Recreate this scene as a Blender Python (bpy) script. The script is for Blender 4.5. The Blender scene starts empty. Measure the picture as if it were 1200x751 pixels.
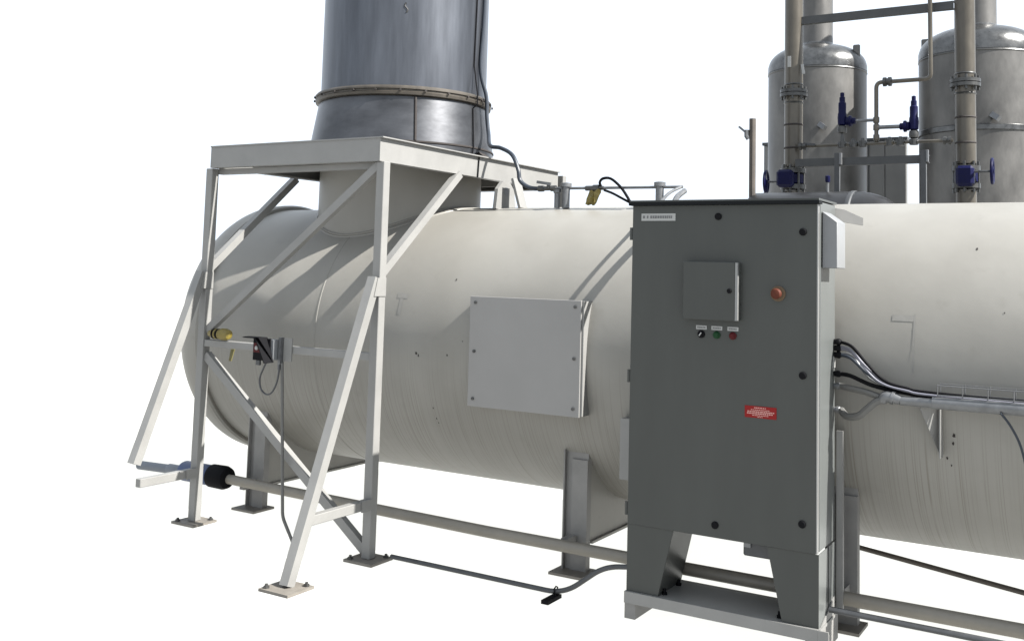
import bpy, bmesh, math, random
from mathutils import Vector, Matrix
random.seed(7)
scene = bpy.context.scene
COL = scene.collection
R = math.radians

# ------------------------------------------------------------------ camera
cam_d = bpy.data.cameras.new('camera'); cam = bpy.data.objects.new('camera', cam_d); COL.objects.link(cam)
scene.camera = cam
CAM = Vector((2.0825, -4.4269, 1.6075)); yaw, pitch, roll = 0.5357, 0.0829, 0.0265
fwd = Vector((-math.sin(yaw)*math.cos(pitch), math.cos(yaw)*math.cos(pitch), math.sin(pitch)))
rt = Vector((math.cos(yaw), math.sin(yaw), 0)); up = rt.cross(fwd)
r_ = math.cos(roll)*rt + math.sin(roll)*up; u_ = -math.sin(roll)*rt + math.cos(roll)*up
cam.matrix_world = Matrix.Translation(CAM) @ Matrix((r_, u_, -fwd)).transposed().to_4x4()
cam_d.sensor_width = 36; cam_d.lens = 1177.9/1200*36
cam_d.shift_x = (600-629.19)/1200; cam_d.shift_y = (219.85-375.5)/1200
cam_d.clip_start = .05; cam_d.clip_end = 3000

# ------------------------------------------------------------------ light
SUN_AZ, SUN_EL = 4, 42            # azimuth from +X towards +Y
world = bpy.data.worlds.new('World'); scene.world = world; world.use_nodes = True
bg = world.node_tree.nodes['Background']
wn = world.node_tree.nodes; wl = world.node_tree.links
wtc = wn.new('ShaderNodeTexCoord'); wsp = wn.new('ShaderNodeSeparateXYZ'); wl.new(wtc.outputs['Generated'], wsp.inputs[0])
wmr = wn.new('ShaderNodeMapRange'); wmr.inputs['From Min'].default_value = -.02; wmr.inputs['From Max'].default_value = .02; wl.new(wsp.outputs['Z'], wmr.inputs[0])
wmx = wn.new('ShaderNodeMix'); wmx.data_type = 'RGBA'; wl.new(wmr.outputs[0], wmx.inputs[0])
wmx.inputs[6].default_value = (.356, .336, .310, 1)          # below the horizon: the light under the white sheet
wmx.inputs[7].default_value = (.318, .350, .392, 1)        # an even, blown-out pale sky
wl.new(wmx.outputs[2], bg.inputs[0]); bg.inputs[1].default_value = 1
sun_d = bpy.data.lights.new('sun', 'SUN'); sun_d.energy = 4.9; sun_d.angle = R(.53); sun_d.color = (1, .975, .935)
sun = bpy.data.objects.new('sun', sun_d); COL.objects.link(sun)
sdir = Vector((math.cos(R(SUN_EL))*math.cos(R(SUN_AZ)), math.cos(R(SUN_EL))*math.sin(R(SUN_AZ)), math.sin(R(SUN_EL))))
sun.rotation_euler = sdir.to_track_quat('Z', 'Y').to_euler(); sun.location = sdir*20
vs = scene.view_settings; vs.view_transform = 'Standard'; vs.look = 'None'; vs.exposure = 1.8; vs.gamma = 1; vs.use_curve_mapping = False
scene.cycles.max_bounces = 8

# ------------------------------------------------------------------ materials
def mat(name, col, rough=.5, metal=0, spec=.5, var=0, vscale=6, bump=0, bscale=60, stretch=(1,1,1), aniso=0, col2=None):
    col = tuple(.82*c for c in col)
    m = bpy.data.materials.new(name); m.use_nodes = True
    nt = m.node_tree; N = nt.nodes; L = nt.links; b = N['Principled BSDF']
    b.inputs['Base Color'].default_value = (*col, 1); b.inputs['Roughness'].default_value = rough
    b.inputs['Metallic'].default_value = metal; b.inputs['Specular IOR Level'].default_value = spec
    if aniso: b.inputs['Anisotropic'].default_value = aniso
    if var or bump:
        tc = N.new('ShaderNodeTexCoord'); mp = N.new('ShaderNodeMapping'); mp.inputs['Scale'].default_value = stretch
        L.new(tc.outputs['Object'], mp.inputs['Vector'])
    if var:
        n = N.new('ShaderNodeTexNoise'); n.inputs['Scale'].default_value = vscale; n.inputs['Detail'].default_value = 6; n.inputs['Roughness'].default_value = .62
        L.new(mp.outputs[0], n.inputs['Vector'])
        cr = N.new('ShaderNodeValToRGB'); c2 = col2 or tuple(c*(1-var) for c in col)
        cr.color_ramp.elements[0].position = .32; cr.color_ramp.elements[0].color = (*c2, 1)
        cr.color_ramp.elements[1].position = .68; cr.color_ramp.elements[1].color = (*[min(1, c*(1+var*.45)) for c in col], 1)
        L.new(n.outputs['Fac'], cr.inputs[0]); L.new(cr.outputs[0], b.inputs['Base Color'])
        mr = N.new('ShaderNodeMapRange'); mr.inputs['To Min'].default_value = rough*.8; mr.inputs['To Max'].default_value = min(1, rough*1.25)
        L.new(n.outputs['Fac'], mr.inputs[0]); L.new(mr.outputs[0], b.inputs['Roughness'])
    if bump:
        n2 = N.new('ShaderNodeTexNoise'); n2.inputs['Scale'].default_value = bscale; n2.inputs['Detail'].default_value = 3
        L.new(mp.outputs[0], n2.inputs['Vector'])
        bp = N.new('ShaderNodeBump'); bp.inputs['Strength'].default_value = bump; bp.inputs['Distance'].default_value = .01
        L.new(n2.outputs['Fac'], bp.inputs['Height']); L.new(bp.outputs[0], b.inputs['Normal'])
    return m

def tank_paint():
    """cream-white paint with faint mottling and thin rain streaks washed down the flank"""
    m = bpy.data.materials.new('tank_paint'); m.use_nodes = True
    nt = m.node_tree; N = nt.nodes; L = nt.links; b = N['Principled BSDF']
    b.inputs['Roughness'].default_value = .42; b.inputs['Specular IOR Level'].default_value = .35
    tc = N.new('ShaderNodeTexCoord')
    def noise(scale, st, det=5, dist=0):
        mp = N.new('ShaderNodeMapping'); mp.inputs['Scale'].default_value = st; L.new(tc.outputs['Object'], mp.inputs['Vector'])
        n = N.new('ShaderNodeTexNoise'); n.inputs['Scale'].default_value = scale; n.inputs['Detail'].default_value = det; n.inputs['Distortion'].default_value = dist
        L.new(mp.outputs[0], n.inputs['Vector']); return n
    def ramp(n, p0, p1):
        c = N.new('ShaderNodeMapRange'); c.inputs['From Min'].default_value = p0; c.inputs['From Max'].default_value = p1
        c.interpolation_type = 'SMOOTHSTEP'; L.new(n, c.inputs[0]); return c.outputs[0]
    def mix(fac, a, bb):
        x = N.new('ShaderNodeMix'); x.data_type = 'RGBA'; L.new(fac, x.inputs[0])
        for i, v in ((6, a), (7, bb)):
            if isinstance(v, tuple): x.inputs[i].default_value = (*v, 1)
            else: L.new(v, x.inputs[i])
        return x.outputs[2]
    def mul(a, c):
        x = N.new('ShaderNodeMath'); x.operation = 'MULTIPLY'; L.new(a, x.inputs[0])
        if isinstance(c, float): x.inputs[1].default_value = c
        else: L.new(c, x.inputs[1])
        return x.outputs[0]
    base = mix(ramp(noise(2.2, (1, 1, 1)).outputs['Fac'], .35, .7), (.172, .165, .148), (.193, .186, .168))
    # streaks: narrow along the tank, long down the flank, denser on the lower half where the run-off collects
    st = ramp(noise(1, (60, .06, .22), 4, .0).outputs['Fac'], .50, .72)
    st2 = ramp(noise(1, (150, .08, .3), 3, .0).outputs['Fac'], .52, .70)
    sp = N.new('ShaderNodeSeparateXYZ'); L.new(tc.outputs['Object'], sp.inputs[0])
    low = N.new('ShaderNodeMapRange'); low.inputs['From Min'].default_value = .05; low.inputs['From Max'].default_value = -.35
    L.new(sp.outputs['Z'], low.inputs[0])
    brk = ramp(noise(1.4, (1.2, 1, 2)).outputs['Fac'], .25, .6)
    f1 = mul(mul(mul(st, low.outputs[0]), brk), .55); f2 = mul(mul(st2, low.outputs[0]), .72)
    c = mix(f1, base, (.090, .078, .060)); c = mix(f2, c, (.100, .088, .070))
    gr = mul(ramp(noise(9, (1, 1, 1), 8).outputs['Fac'], .60, .80), .28)
    c = mix(gr, c, (.122, .115, .100))
    L.new(c, b.inputs['Base Color'])
    n = noise(7, (1, 1, 1), 3); bp = N.new('ShaderNodeBump'); bp.inputs['Strength'].default_value = .05; bp.inputs['Distance'].default_value = .03
    L.new(n.outputs['Fac'], bp.inputs['Height']); L.new(bp.outputs[0], b.inputs['Normal'])
    return m

M = {}
M['tank'] = tank_paint()
M['white'] = mat('frame_paint', (.200, .197, .188), .45, var=.10, vscale=5, bump=.04)
M['cover'] = mat('cover_paint', (.222, .216, .208), .45, var=.06, vscale=3)
M['saddle'] = mat('saddle_primer', (.190, .184, .174), .55, var=.18, vscale=7)
M['plate'] = mat('base_plate_steel', (.16, .145, .125), .6, var=.25, vscale=9)
M['steel'] = mat('stack_stainless', (.100, .107, .122), .33, metal=.70, var=.30, vscale=3, stretch=(3, 3, .35), bump=.03, bscale=5)
M['steel_cone'] = mat('cone_stainless', (.086, .088, .094), .31, metal=.74, var=.42, vscale=3, stretch=(1, 1, 2), bump=.04, bscale=8)
M['ring'] = mat('ring_steel', (.080, .070, .058), .5, metal=.5, var=.3, vscale=12)
M['rust'] = mat('rusty_weld', (.018, .013, .011), .8, var=.4, vscale=40)
M['black'] = mat('black_rubber', (.006, .006, .007), .6, spec=.06)
M['dark'] = mat('dark_conduit', (.045, .047, .05), .5, var=.25, vscale=20)
M['cab'] = mat('cabinet_grey', (.054, .0565, .0525), .30, spec=.22, var=.09, vscale=2.2, stretch=(2.2, 1, .5), bump=.02, bscale=180)
M['cabsunlit'] = mat('cabinet_sunlit_grey', (.098, .104, .101), .32, spec=.5, var=.08, vscale=2.2, stretch=(2.2, 2.2, .5))  # lighter copy of the cabinet grey: sunlight on its right side painted in
M['cabtop'] = mat('gasket_shadow_black', (.008, .009, .010), .7, spec=.1)
M['lit_edge'] = mat('sunlit_edge_grey', (.22, .22, .215), .35, metal=.3)  # sunlit return edges of door and hatch, their brightness put into the colour
M['lightgrey'] = mat('light_grey_paint', (.17, .175, .18), .45, var=.06)
M['tag'] = mat('label_white', (.30, .30, .29), .5)
M['tagtext'] = mat('label_text', (.10, .10, .10), .6)
M['ink'] = mat('black_ink', (.01, .01, .01), .6)
M['red'] = mat('red_label', (.20, .004, .004), .45, spec=.2)
M['redtext'] = mat('red_label_text', (.50, .25, .22), .5)
M['redlamp'] = mat('red_button', (.06, .004, .005), .4, spec=.15)
M['green'] = mat('green_button', (.004, .035, .010), .4, spec=.15)
M['brass'] = mat('estop_ring', (.12, .085, .055), .6, spec=.1)
M['estop'] = mat('estop_red', (.085, .026, .016), .6, spec=.1)
M['yellow'] = mat('yellow_plastic', (.165, .125, .020), .45, var=.2, vscale=30)
M['yellow_dull'] = mat('faded_yellow', (.13, .115, .04), .6)
M['blue'] = mat('blue_valve_paint', (.003, .004, .036), .45, spec=.12, var=.2, vscale=20)
M['bluepvc'] = mat('blue_coupling', (.012, .035, .11), .45, var=.2, vscale=15)
M['bluehose'] = mat('hose_grey_blue', (.022, .028, .038), .45, spec=.3)
M['ves'] = mat('vessel_stainless', (.104, .100, .094), .40, metal=.25, var=.42, vscale=3, stretch=(1.6, 1.6, .8), bump=.03, bscale=12)
M['vesdome'] = mat('dome_stainless', (.13, .13, .128), .28, metal=.85, var=.35, vscale=16, bump=.25, bscale=14)
M['pipe'] = mat('column_stainless', (.092, .081, .064), .32, metal=.3, var=.3, vscale=8, stretch=(1, 1, .4))
M['galv'] = mat('galvanised', (.155, .158, .162), .38, metal=.5, var=.22, vscale=25)
M['flange'] = mat('flange_steel', (.075, .075, .073), .36, metal=.6, var=.3, vscale=30)
M['gpipe'] = mat('cream_pipe_paint', (.20, .182, .150), .5, var=.12, vscale=8)
M['box'] = mat('enclosure_grey', (.17, .17, .165), .5, var=.1, vscale=4)
M['brown'] = mat('weathered_pole', (.075, .062, .05), .7, var=.35, vscale=12)
M['beam'] = mat('beam_grey', (.052, .054, .055), .5, metal=.3, var=.2, vscale=10)
M['cablewhite'] = mat('pale_cable', (.165, .165, .195), .4, spec=.3)
M['drum'] = mat('dark_drum_steel', (.06, .06, .062), .35, metal=.8, var=.3, vscale=6)
M['greyblue'] = mat('grey_blue_pipe', (.115, .13, .155), .45, var=.15, vscale=10)
M['scuff'] = mat('paint_scuff', (.200, .194, .178), .6, var=.12, vscale=30)
M['flex'] = mat('grey_flex_conduit', (.10, .098, .092), .5, var=.1, vscale=30)

# the white sheet everything stands on: thin frosted white, lit through and from above
g = bpy.data.materials.new('white_ground'); g.use_nodes = True
nt = g.node_tree; nt.nodes.clear()
o = nt.nodes.new('ShaderNodeOutputMaterial'); mx = nt.nodes.new('ShaderNodeMixShader'); d1 = nt.nodes.new('ShaderNodeBsdfDiffuse'); d2 = nt.nodes.new('ShaderNodeBsdfTranslucent')
d1.inputs[0].default_value = (.9, .9, .9, 1); d2.inputs[0].default_value = (.91, .97, 1.0, 1); mx.inputs[0].default_value = .90
nt.links.new(d1.outputs[0], mx.inputs[1]); nt.links.new(d2.outputs[0], mx.inputs[2]); nt.links.new(mx.outputs[0], o.inputs[0])
M['ground'] = g

# ------------------------------------------------------------------ helpers
class MB:
    """collects shapes; build() links them as ONE mesh object"""
    def __init__(s): s.v = []; s.f = []; s.sm = []
    def add(s, vs_, fs, smooth=False):
        n = len(s.v); s.v += [tuple(v) for v in vs_]; s.f += [tuple(i+n for i in f) for f in fs]; s.sm += [smooth]*len(fs); return s
    def box(s, x0, x1, y0, y1, z0, z1):
        v = [(x, y, z) for z in (z0, z1) for y in (y0, y1) for x in (x0, x1)]
        return s.add(v, [(0, 2, 3, 1), (4, 5, 7, 6), (0, 1, 5, 4), (2, 6, 7, 3), (0, 4, 6, 2), (1, 3, 7, 5)])
    def bar(s, a, b, w, h, ref=(0, 1, 0)):
        """rectangular bar from a to b; w along the ref side direction, h across"""
        a = Vector(a); b = Vector(b); d = (b-a).normalized(); rf = Vector(ref)
        p = (rf - d*rf.dot(d)).normalized(); q = d.cross(p)
        v = [c + p*w/2*i + q*h/2*j for c in (a, b) for i, j in ((-1, -1), (1, -1), (1, 1), (-1, 1))]
        return s.add(v, [(0, 1, 2, 3), (7, 6, 5, 4), (0, 4, 5, 1), (1, 5, 6, 2), (2, 6, 7, 3), (3, 7, 4, 0)])
    def tube(s, pts, r, n=12, cap=True):
        pts = [Vector(p) for p in pts]; m = len(pts); rs = r if isinstance(r, (list, tuple)) else [r]*m
        t0 = (pts[1]-pts[0]).normalized(); ref = Vector((0, 0, 1)) if abs(t0.z) < .9 else Vector((1, 0, 0))
        p = (ref - t0*ref.dot(t0)).normalized(); vs_ = []
        for i in range(m):
            t = ((pts[min(i+1, m-1)]-pts[i]).normalized() + (pts[i]-pts[max(i-1, 0)]).normalized())
            t = t.normalized() if t.length > 1e-6 else t0
            p = (p - t*p.dot(t)).normalized(); q = t.cross(p)
            vs_ += [pts[i] + (p*math.cos(2*math.pi*k/n) + q*math.sin(2*math.pi*k/n))*rs[i] for k in range(n)]
        s.add(vs_, [(i*n+k, i*n+(k+1) % n, (i+1)*n+(k+1) % n, (i+1)*n+k) for i in range(m-1) for k in range(n)], True)
        if cap:
            k0 = len(s.v)-len(vs_)
            s.f += [tuple(k0+k for k in reversed(range(n))), tuple(k0+(m-1)*n+k for k in range(n))]; s.sm += [False, False]
        return s
    def lathe(s, prof, c=(0, 0, 0), axis='z', n=64, smooth=True, cap=True):
        """prof: (radius, height) pairs; a pair equal to its neighbour in the list marks nothing special"""
        vs_ = []
        for r, h in prof:
            for k in range(n):
                a = 2*math.pi*k/n; x, y = r*math.cos(a), r*math.sin(a)
                p = (x, y, h) if axis == 'z' else ((h, x, y) if axis == 'x' else (y, h, x))
                vs_.append((p[0]+c[0], p[1]+c[1], p[2]+c[2]))
        m = len(prof)
        s.add(vs_, [(i*n+k, i*n+(k+1) % n, (i+1)*n+(k+1) % n, (i+1)*n+k) for i in range(m-1) for k in range(n)], smooth)
        if cap:
            k0 = len(s.v)-len(vs_)
            s.f += [tuple(k0+k for k in reversed(range(n))), tuple(k0+(m-1)*n+k for k in range(n))]; s.sm += [False, False]
        return s
    def prism(s, poly, axis, a, b):
        """extrude a polygon (2D, in the two other axes in xyz order) along axis from a to b"""
        n = len(poly)
        def p(q, t): return {'x': (t, q[0], q[1]), 'y': (q[0], t, q[1]), 'z': (q[0], q[1], t)}[axis]
        return s.add([p(q, a) for q in poly]+[p(q, b) for q in poly],
                     [tuple(range(n)), tuple(reversed(range(n, 2*n)))]+[(i, (i+1) % n, n+(i+1) % n, n+i) for i in range(n)])
    def build(s, name, m, parent=None, loc=None, bevel=0, sharp=30):
        me = bpy.data.meshes.new(name); o0 = Vector(loc or (0, 0, 0))
        me.from_pydata([tuple(Vector(v)-o0) for v in s.v], [], s.f)
        bm = bmesh.new(); bm.from_mesh(me); bmesh.ops.recalc_face_normals(bm, faces=bm.faces)
        if bevel:
            es = [e for e in bm.edges if len(e.link_faces) == 2 and e.calc_face_angle(0) > R(30)]
            bmesh.ops.bevel(bm, geom=es, offset=bevel, segments=1, profile=.5, affect='EDGES', clamp_overlap=True)
        for e in bm.edges:
            if len(e.link_faces) == 2 and e.calc_face_angle(0) > R(sharp): e.smooth = False
        for f in bm.faces: f.smooth = any(e.smooth and len(e.link_faces) == 2 for e in f.edges)
        bm.to_mesh(me); bm.free()
        me.materials.append(M[m])
        ob = bpy.data.objects.new(name, me); COL.objects.link(ob); ob.location = o0
        if parent:
            ob.parent = parent; pl = parent
            acc = Vector((0, 0, 0))
            while pl: acc += pl.location; pl = pl.parent
            ob.location = o0 - acc
        return ob

def tag(ob, label=None, cat=None, group=None, kind=None):
    if label: ob['label'] = label
    if cat: ob['category'] = cat
    if group: ob['group'] = group
    if kind: ob['kind'] = kind
    return ob
def thing(name, loc, label, cat, group=None):
    e = bpy.data.objects.new(name, None); COL.objects.link(e); e.location = loc; e.empty_display_size = .1
    return tag(e, label, cat, group)
def smooth_path(pts, k=8):
    P = [Vector(p) for p in pts]; out = []
    for i in range(len(P)-1):
        p0 = P[max(i-1, 0)]; p1 = P[i]; p2 = P[i+1]; p3 = P[min(i+2, len(P)-1)]
        for j in range(k):
            t = j/k
            out.append(.5*((2*p1) + (p2-p0)*t + (2*p0-5*p1+4*p2-p3)*t*t + (3*p1-p0-3*p2+p3)*t**3))
    return out+[P[-1]]
def fillet(pts, rad=.04, k=6):
    """straight runs joined by round elbows"""
    P = [Vector(p) for p in pts]; out = [P[0]]
    for i in range(1, len(P)-1):
        a = (P[i-1]-P[i]); b = (P[i+1]-P[i]); r0 = min(rad, a.length*.49, b.length*.49)
        A = P[i]+a.normalized()*r0; B = P[i]+b.normalized()*r0
        for j in range(k+1):
            t = j/k; out.append(A*(1-t)**2 + P[i]*2*t*(1-t) + B*t*t)
    return out+[P[-1]]

# ------------------------------------------------------------------ ground
gm = MB().add([(-900, -900, 0), (900, -900, 0), (900, 900, 0), (-900, 900, 0)], [(0, 1, 2, 3)]).build('ground', 'ground')
tag(gm, kind='structure')

# ------------------------------------------------------------------ horizontal tank
YT, ZK, RT = 1.188, 1.149, .868
XS = -2.370                                  # stack centre
tank = thing('horizontal_tank', (-1, YT, 0), 'large cream-white horizontal cylindrical tank on saddle legs behind the grey cabinet', 'tank')
TC = (-.5, YT, ZK)
XR = 2.5
prof = [(RT, -3.36+.5), (RT, -2.6+.5), (RT, -1.2+.5), (RT, .2+.5), (RT, 1.4+.5), (RT, XR+.5)]
sh = MB().lathe(prof, (0, 0, 0), 'x', 128)
sh.v = [(x-.5, y+YT, z+ZK) for x, y, z in sh.v]
sh.build('shell', 'tank', tank, TC)
hd = MB(); RH = .902
pr = [(RT-.01, -3.34), (RH-.012, -3.345), (RH, -3.36), (RH, -3.41)]
for i in range(1, 25):
    f = i/24*math.pi/2
    pr.append((max(.002, RH*math.cos(f)**(2/2.25)) if i < 24 else .002, -3.41-.39*math.sin(f)**(2/2.25)))
hd.lathe([(r, h) for r, h in pr], (0, YT, ZK), 'x', 128)
hd.build('dished_head', 'tank', tank, TC)
h2 = MB(); pr = [(RT-.004, XR-.01)]
for i in range(1, 13):
    f = i/12*math.pi/2; pr.append((max(.002, RT*math.cos(f)), XR-.01+.35*math.sin(f)))
h2.lathe(pr, (0, YT, ZK), 'x', 64).build('dished_head', 'tank', tank, TC)
for xw in (-2.322,):
    MB().lathe([(RT-.004, xw-.009), (RT+.002, xw-.004), (RT+.002, xw+.004), (RT-.004, xw+.009)], (0, YT, ZK), 'x', 128, cap=False).build('girth_weld', 'tank', tank, TC)
# neck under the stack, with its reinforcing pad
nk = MB(); RN = .566; NN = 96
def tank_z(y): 
    d = RT*RT-(y-YT)**2
    return ZK+math.sqrt(max(d, 0))
top = []; bot = []
for k in range(NN):
    a = 2*math.pi*k/NN; x = XS+RN*math.cos(a); y = YT+RN*math.sin(a)
    top.append((x, y, 2.40)); bot.append((x, y, tank_z(y)-.01))
nk.add(top+bot, [(k, (k+1) % NN, NN+(k+1) % NN, NN+k) for k in range(NN)], True)
nk.build('neck', 'tank', tank, TC)
wd = MB(); wv = []
for k in range(NN):
    a = 2*math.pi*k/NN; y = YT+RN*math.sin(a)
    wv.append((XS+(RN+.004)*math.cos(a), YT+(RN+.004)*math.sin(a), tank_z(y)+.004))
wd.tube(wv+[wv[0]], .008, 6, cap=False).build('neck_weld', 'tank', tank, TC)
pd = MB(); pv = []; NR = 72
for k in range(NR):
    a = 2*math.pi*k/NR
    for rr, dz in ((RN+.01, .006), (RN+.012+.09*max(0, math.cos(a))**2, .004), (RN+.015+.09*max(0, math.cos(a))**2, .0)):
        x = XS+rr*math.cos(a); y = YT+rr*math.sin(a); n = Vector((0, y-YT, tank_z(y)-ZK)).normalized()
        pv.append((x, y+n.y*dz, tank_z(y)+n.z*dz-(0.004 if dz == 0 else 0)))
pd.add(pv, [(k*3+j, ((k+1) % NR)*3+j, ((k+1) % NR)*3+j+1, k*3+j+1) for k in range(NR) for j in (0, 1)], True)
pd.build('reinforcing_pad', 'tank', tank, TC)
# saddles
def saddle(xc, front_only=False):
    x0, x1 = xc-.07, xc+.07
    for side in (0,):
        yb = .46 if side == 0 else 2*YT-.46; sgn = 1 if side == 0 else -1
        ztop = ZK-math.sqrt(max(.01, RT**2-(yb+sgn*.03-YT)**2))+.01
        b = MB()      # channel leg: web at the back, two flanges to the front
        b.box(x0, x1, yb+.030, yb+.065, .014, ztop)
        b.box(x0, x0+.008, yb+.004, yb+.0295, .014, ztop)
        b.box(x0+.045, x1, yb+.018, yb+.0295, .014, ztop-.045)
        b.build('saddle_leg', 'saddle', tank)
        MB().box(xc-.10, xc+.10, yb-.085 if side == 0 else yb-.10, yb+.10 if side == 0 else yb+.085, 0, .014).build('base_plate', 'plate', tank)
    if front_only: return
    poly = [(.53, .165), (2*YT-.53, .165)]
    for i in range(25):
        y = 2*YT-.53 - (2*YT-1.06)*i/24
        poly.append((y, ZK-math.sqrt(RT**2-(y-YT)**2)+.012))
    MB().prism(poly, 'x', xc+.050, xc+.064).build('saddle_web', 'tank', tank)
    MB().box(xc-.03, xc+.078, .538, 2*YT-.538, .151, .1645).build('saddle_flange', 'tank', tank)
saddle(-.535); saddle(-2.93); saddle(.885, True)
# lifting lug by the platform
lug = MB().prism([(.98, 2.0), (1.22, 2.0), (1.20, 2.13), (1.14, 2.185), (1.06, 2.185), (1.0, 2.13)], 'x', -1.455, -1.43).build('lifting_lug', 'white', tank)
MB().lathe([(.028, -1.4295), (.028, -1.4285)], (0, 1.10, 2.12), 'x', 20).build('lug_hole', 'lightgrey', tank)
MB().bar((-1.36, 1.1, 2.20), (-1.30, 1.1, 2.01), .09, .018).build('pad_brace', 'white', tank)
# access cover on the flank
cov = MB().box(-1.118, -.405, .283, .44, .858, 1.455).build('access_cover', 'white', tank, (-.76, .3, 1.15))
MB().box(-1.122, -.416, .272, .2815, .852, 1.459).build('cover_plate', 'cover', cov, bevel=.002)
for x in (-1.085, -.452):
    for z in (.895, 1.155, 1.425):
        MB().lathe([(.009, .2715), (.009, .266), (.005, .264)], (x, 0, z), 'y', 10).build('cover_bolt', 'flange', cov)
# edge of a smaller plate left of the cabinet
MB().box(-.19, -.06, .30, .46, .565, .87).build('small_cover', 'white', tank)
# bracket under the conduit
br = MB(); A_, B_, C_ = Vector((1.278, .225, 1.062)), Vector((1.345, .300, 1.062)), Vector((1.345, .352, .835)); tv = Vector((-.004, .005, 0))
br.add([A_, B_, C_, A_+tv, B_+tv, C_+tv], [(0, 1, 2), (5, 4, 3), (0, 3, 4, 1), (1, 4, 5, 2), (2, 5, 3, 0)])
br.box(1.3455, 1.351, .285, .36, .845, 1.062)
br.box(1.265, 1.352, .232, .34, 1.0625, 1.0685)
br.build('conduit_bracket', 'white', tank)
# scuffs on the paint
random.seed(3)
sc = MB()
def surf(x, z, e=.0015):
    y = YT-math.sqrt(RT**2-(z-ZK)**2); n = Vector((0, y-YT, z-ZK)).normalized()
    return Vector((x, y, z))+n*e, n
for x, z, s in ((1.398, .943, .011), (1.393, .908, .008), (1.364, .839, .007), (1.38, .806, .005), (-1.523, 1.112, .012), (-1.508, 1.10, .008), (-1.303, 1.116, .008), (-1.441, .798, .007), (-1.436, .736, .007), (-1.43, .71, .006), (-1.321, 1.544, .007), (-1.2, 1.2, .004), (1.47, 1.761, .008), (1.7, 1.3, .006), (1.6, 1.48, .005)):
    c, n = surf(x, z); t = Vector((1, 0, 0)); q = n.cross(t); k = 9
    vv = [c + t*math.cos(2*math.pi*i/k)*s*random.uniform(.5, 1.1)*.7 + q*math.sin(2*math.pi*i/k)*s*random.uniform(.6, 1.3) for i in range(k)]
    sc.add(vv, [tuple(range(k))])
def patch(x0, x1, za, zb_, e=.0012):
    m_ = MB(); n_ = 8; vv = []
    for i in range(n_+1):
        z = za+(zb_-za)*i/n_
        for x in (x0, x1): vv.append(surf(x, z, e)[0])
    m_.add(vv, [(2*i, 2*i+1, 2*i+3, 2*i+2) for i in range(n_)], True)
    m_.build('paint_scuff', 'scuff', tank)
patch(-1.715, -1.635, 1.425, 1.455); patch(-1.690, -1.665, 1.33, 1.424)
patch(1.135, 1.228, 1.425, 1.452); patch(1.2285, 1.236, 1.20, 1.458)
o = sc.build('paint_chips', 'rust', tank); o['kind'] = 'stuff'

# ------------------------------------------------------------------ exhaust stack
stk = thing('exhaust_stack', (XS, YT, 2.4), 'tall round stainless steel exhaust stack rising from the white platform', 'stack')
RS = .582; SC = (XS, YT, 2.4)
MB().lathe([(RS, 2.795), (RS, 3.2), (RS, 3.6), (RS, 4.3)], (XS, YT, 0), 'z', 128).build('stack_shell', 'steel', stk, SC)
MB().lathe([(RS+.005, 2.795), (RS+.028, 2.795), (RS+.040, 2.782), (RS+.040, 2.772), (RS+.030, 2.768), (RS+.030, 2.758), (RS+.038, 2.752), (RS+.034, 2.735), (RS+.008, 2.728)], (XS, YT, 0), 'z', 128).build('flange_ring', 'ring', stk, SC)
MB().lathe([(RS+.012, 2.727), (RS+.060, 2.432)], (XS, YT, 0), 'z', 128).build('cone', 'steel_cone', stk, SC)
MB().lathe([(RS+.060, 2.432), (RS+.066, 2.428), (RS+.066, 2.420), (RS+.058, 2.416)], (XS, YT, 0), 'z', 128, cap=False).build('cone_weld', 'rust', stk, SC)
MB().lathe([(RS+.060, 2.4155), (RS+.064, 2.342)], (XS, YT, 0), 'z', 128).build('skirt', 'steel_cone', stk, SC)
def rim(ang, rr, z): return (XS+rr*math.cos(R(ang)), YT+rr*math.sin(R(ang)), z)
MB().tube([rim(-44.5, RS+.014, 2.725), rim(-44.5, RS+.061, 2.432)], .010, 6).build('cone_seam', 'rust', stk)
fb = MB()
for a in range(0, 360, 15):
    p = Vector(rim(a+6, RS+.040, 2.762)); q = Vector(rim(a+6, RS+.052, 2.762)); fb.tube([p, q], .008, 6)
o = fb.build('flange_bolts', 'rust', stk); o['kind'] = 'stuff'
cl = MB(); p = Vector(rim(2, RS+.068, 2.39)); cl.bar(p, p+Vector((.05, -.02, -.03)), .04, .02); cl.bar(p+Vector((.0, .03, -.01)), p+Vector((.04, .05, -.04)), .03, .03)
cl.build('base_clip', 'rust', stk)
mk = MB()
pts = []
for i in range(13):
    t = i/12; a = -52.5-.95*math.sin(t*math.pi*2); pts.append(rim(a, RS+.002, 3.350-.065*t))
mk.tube(smooth_path(pts, 2), .0055, 5).build('painted_mark', 'ink', stk)

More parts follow.
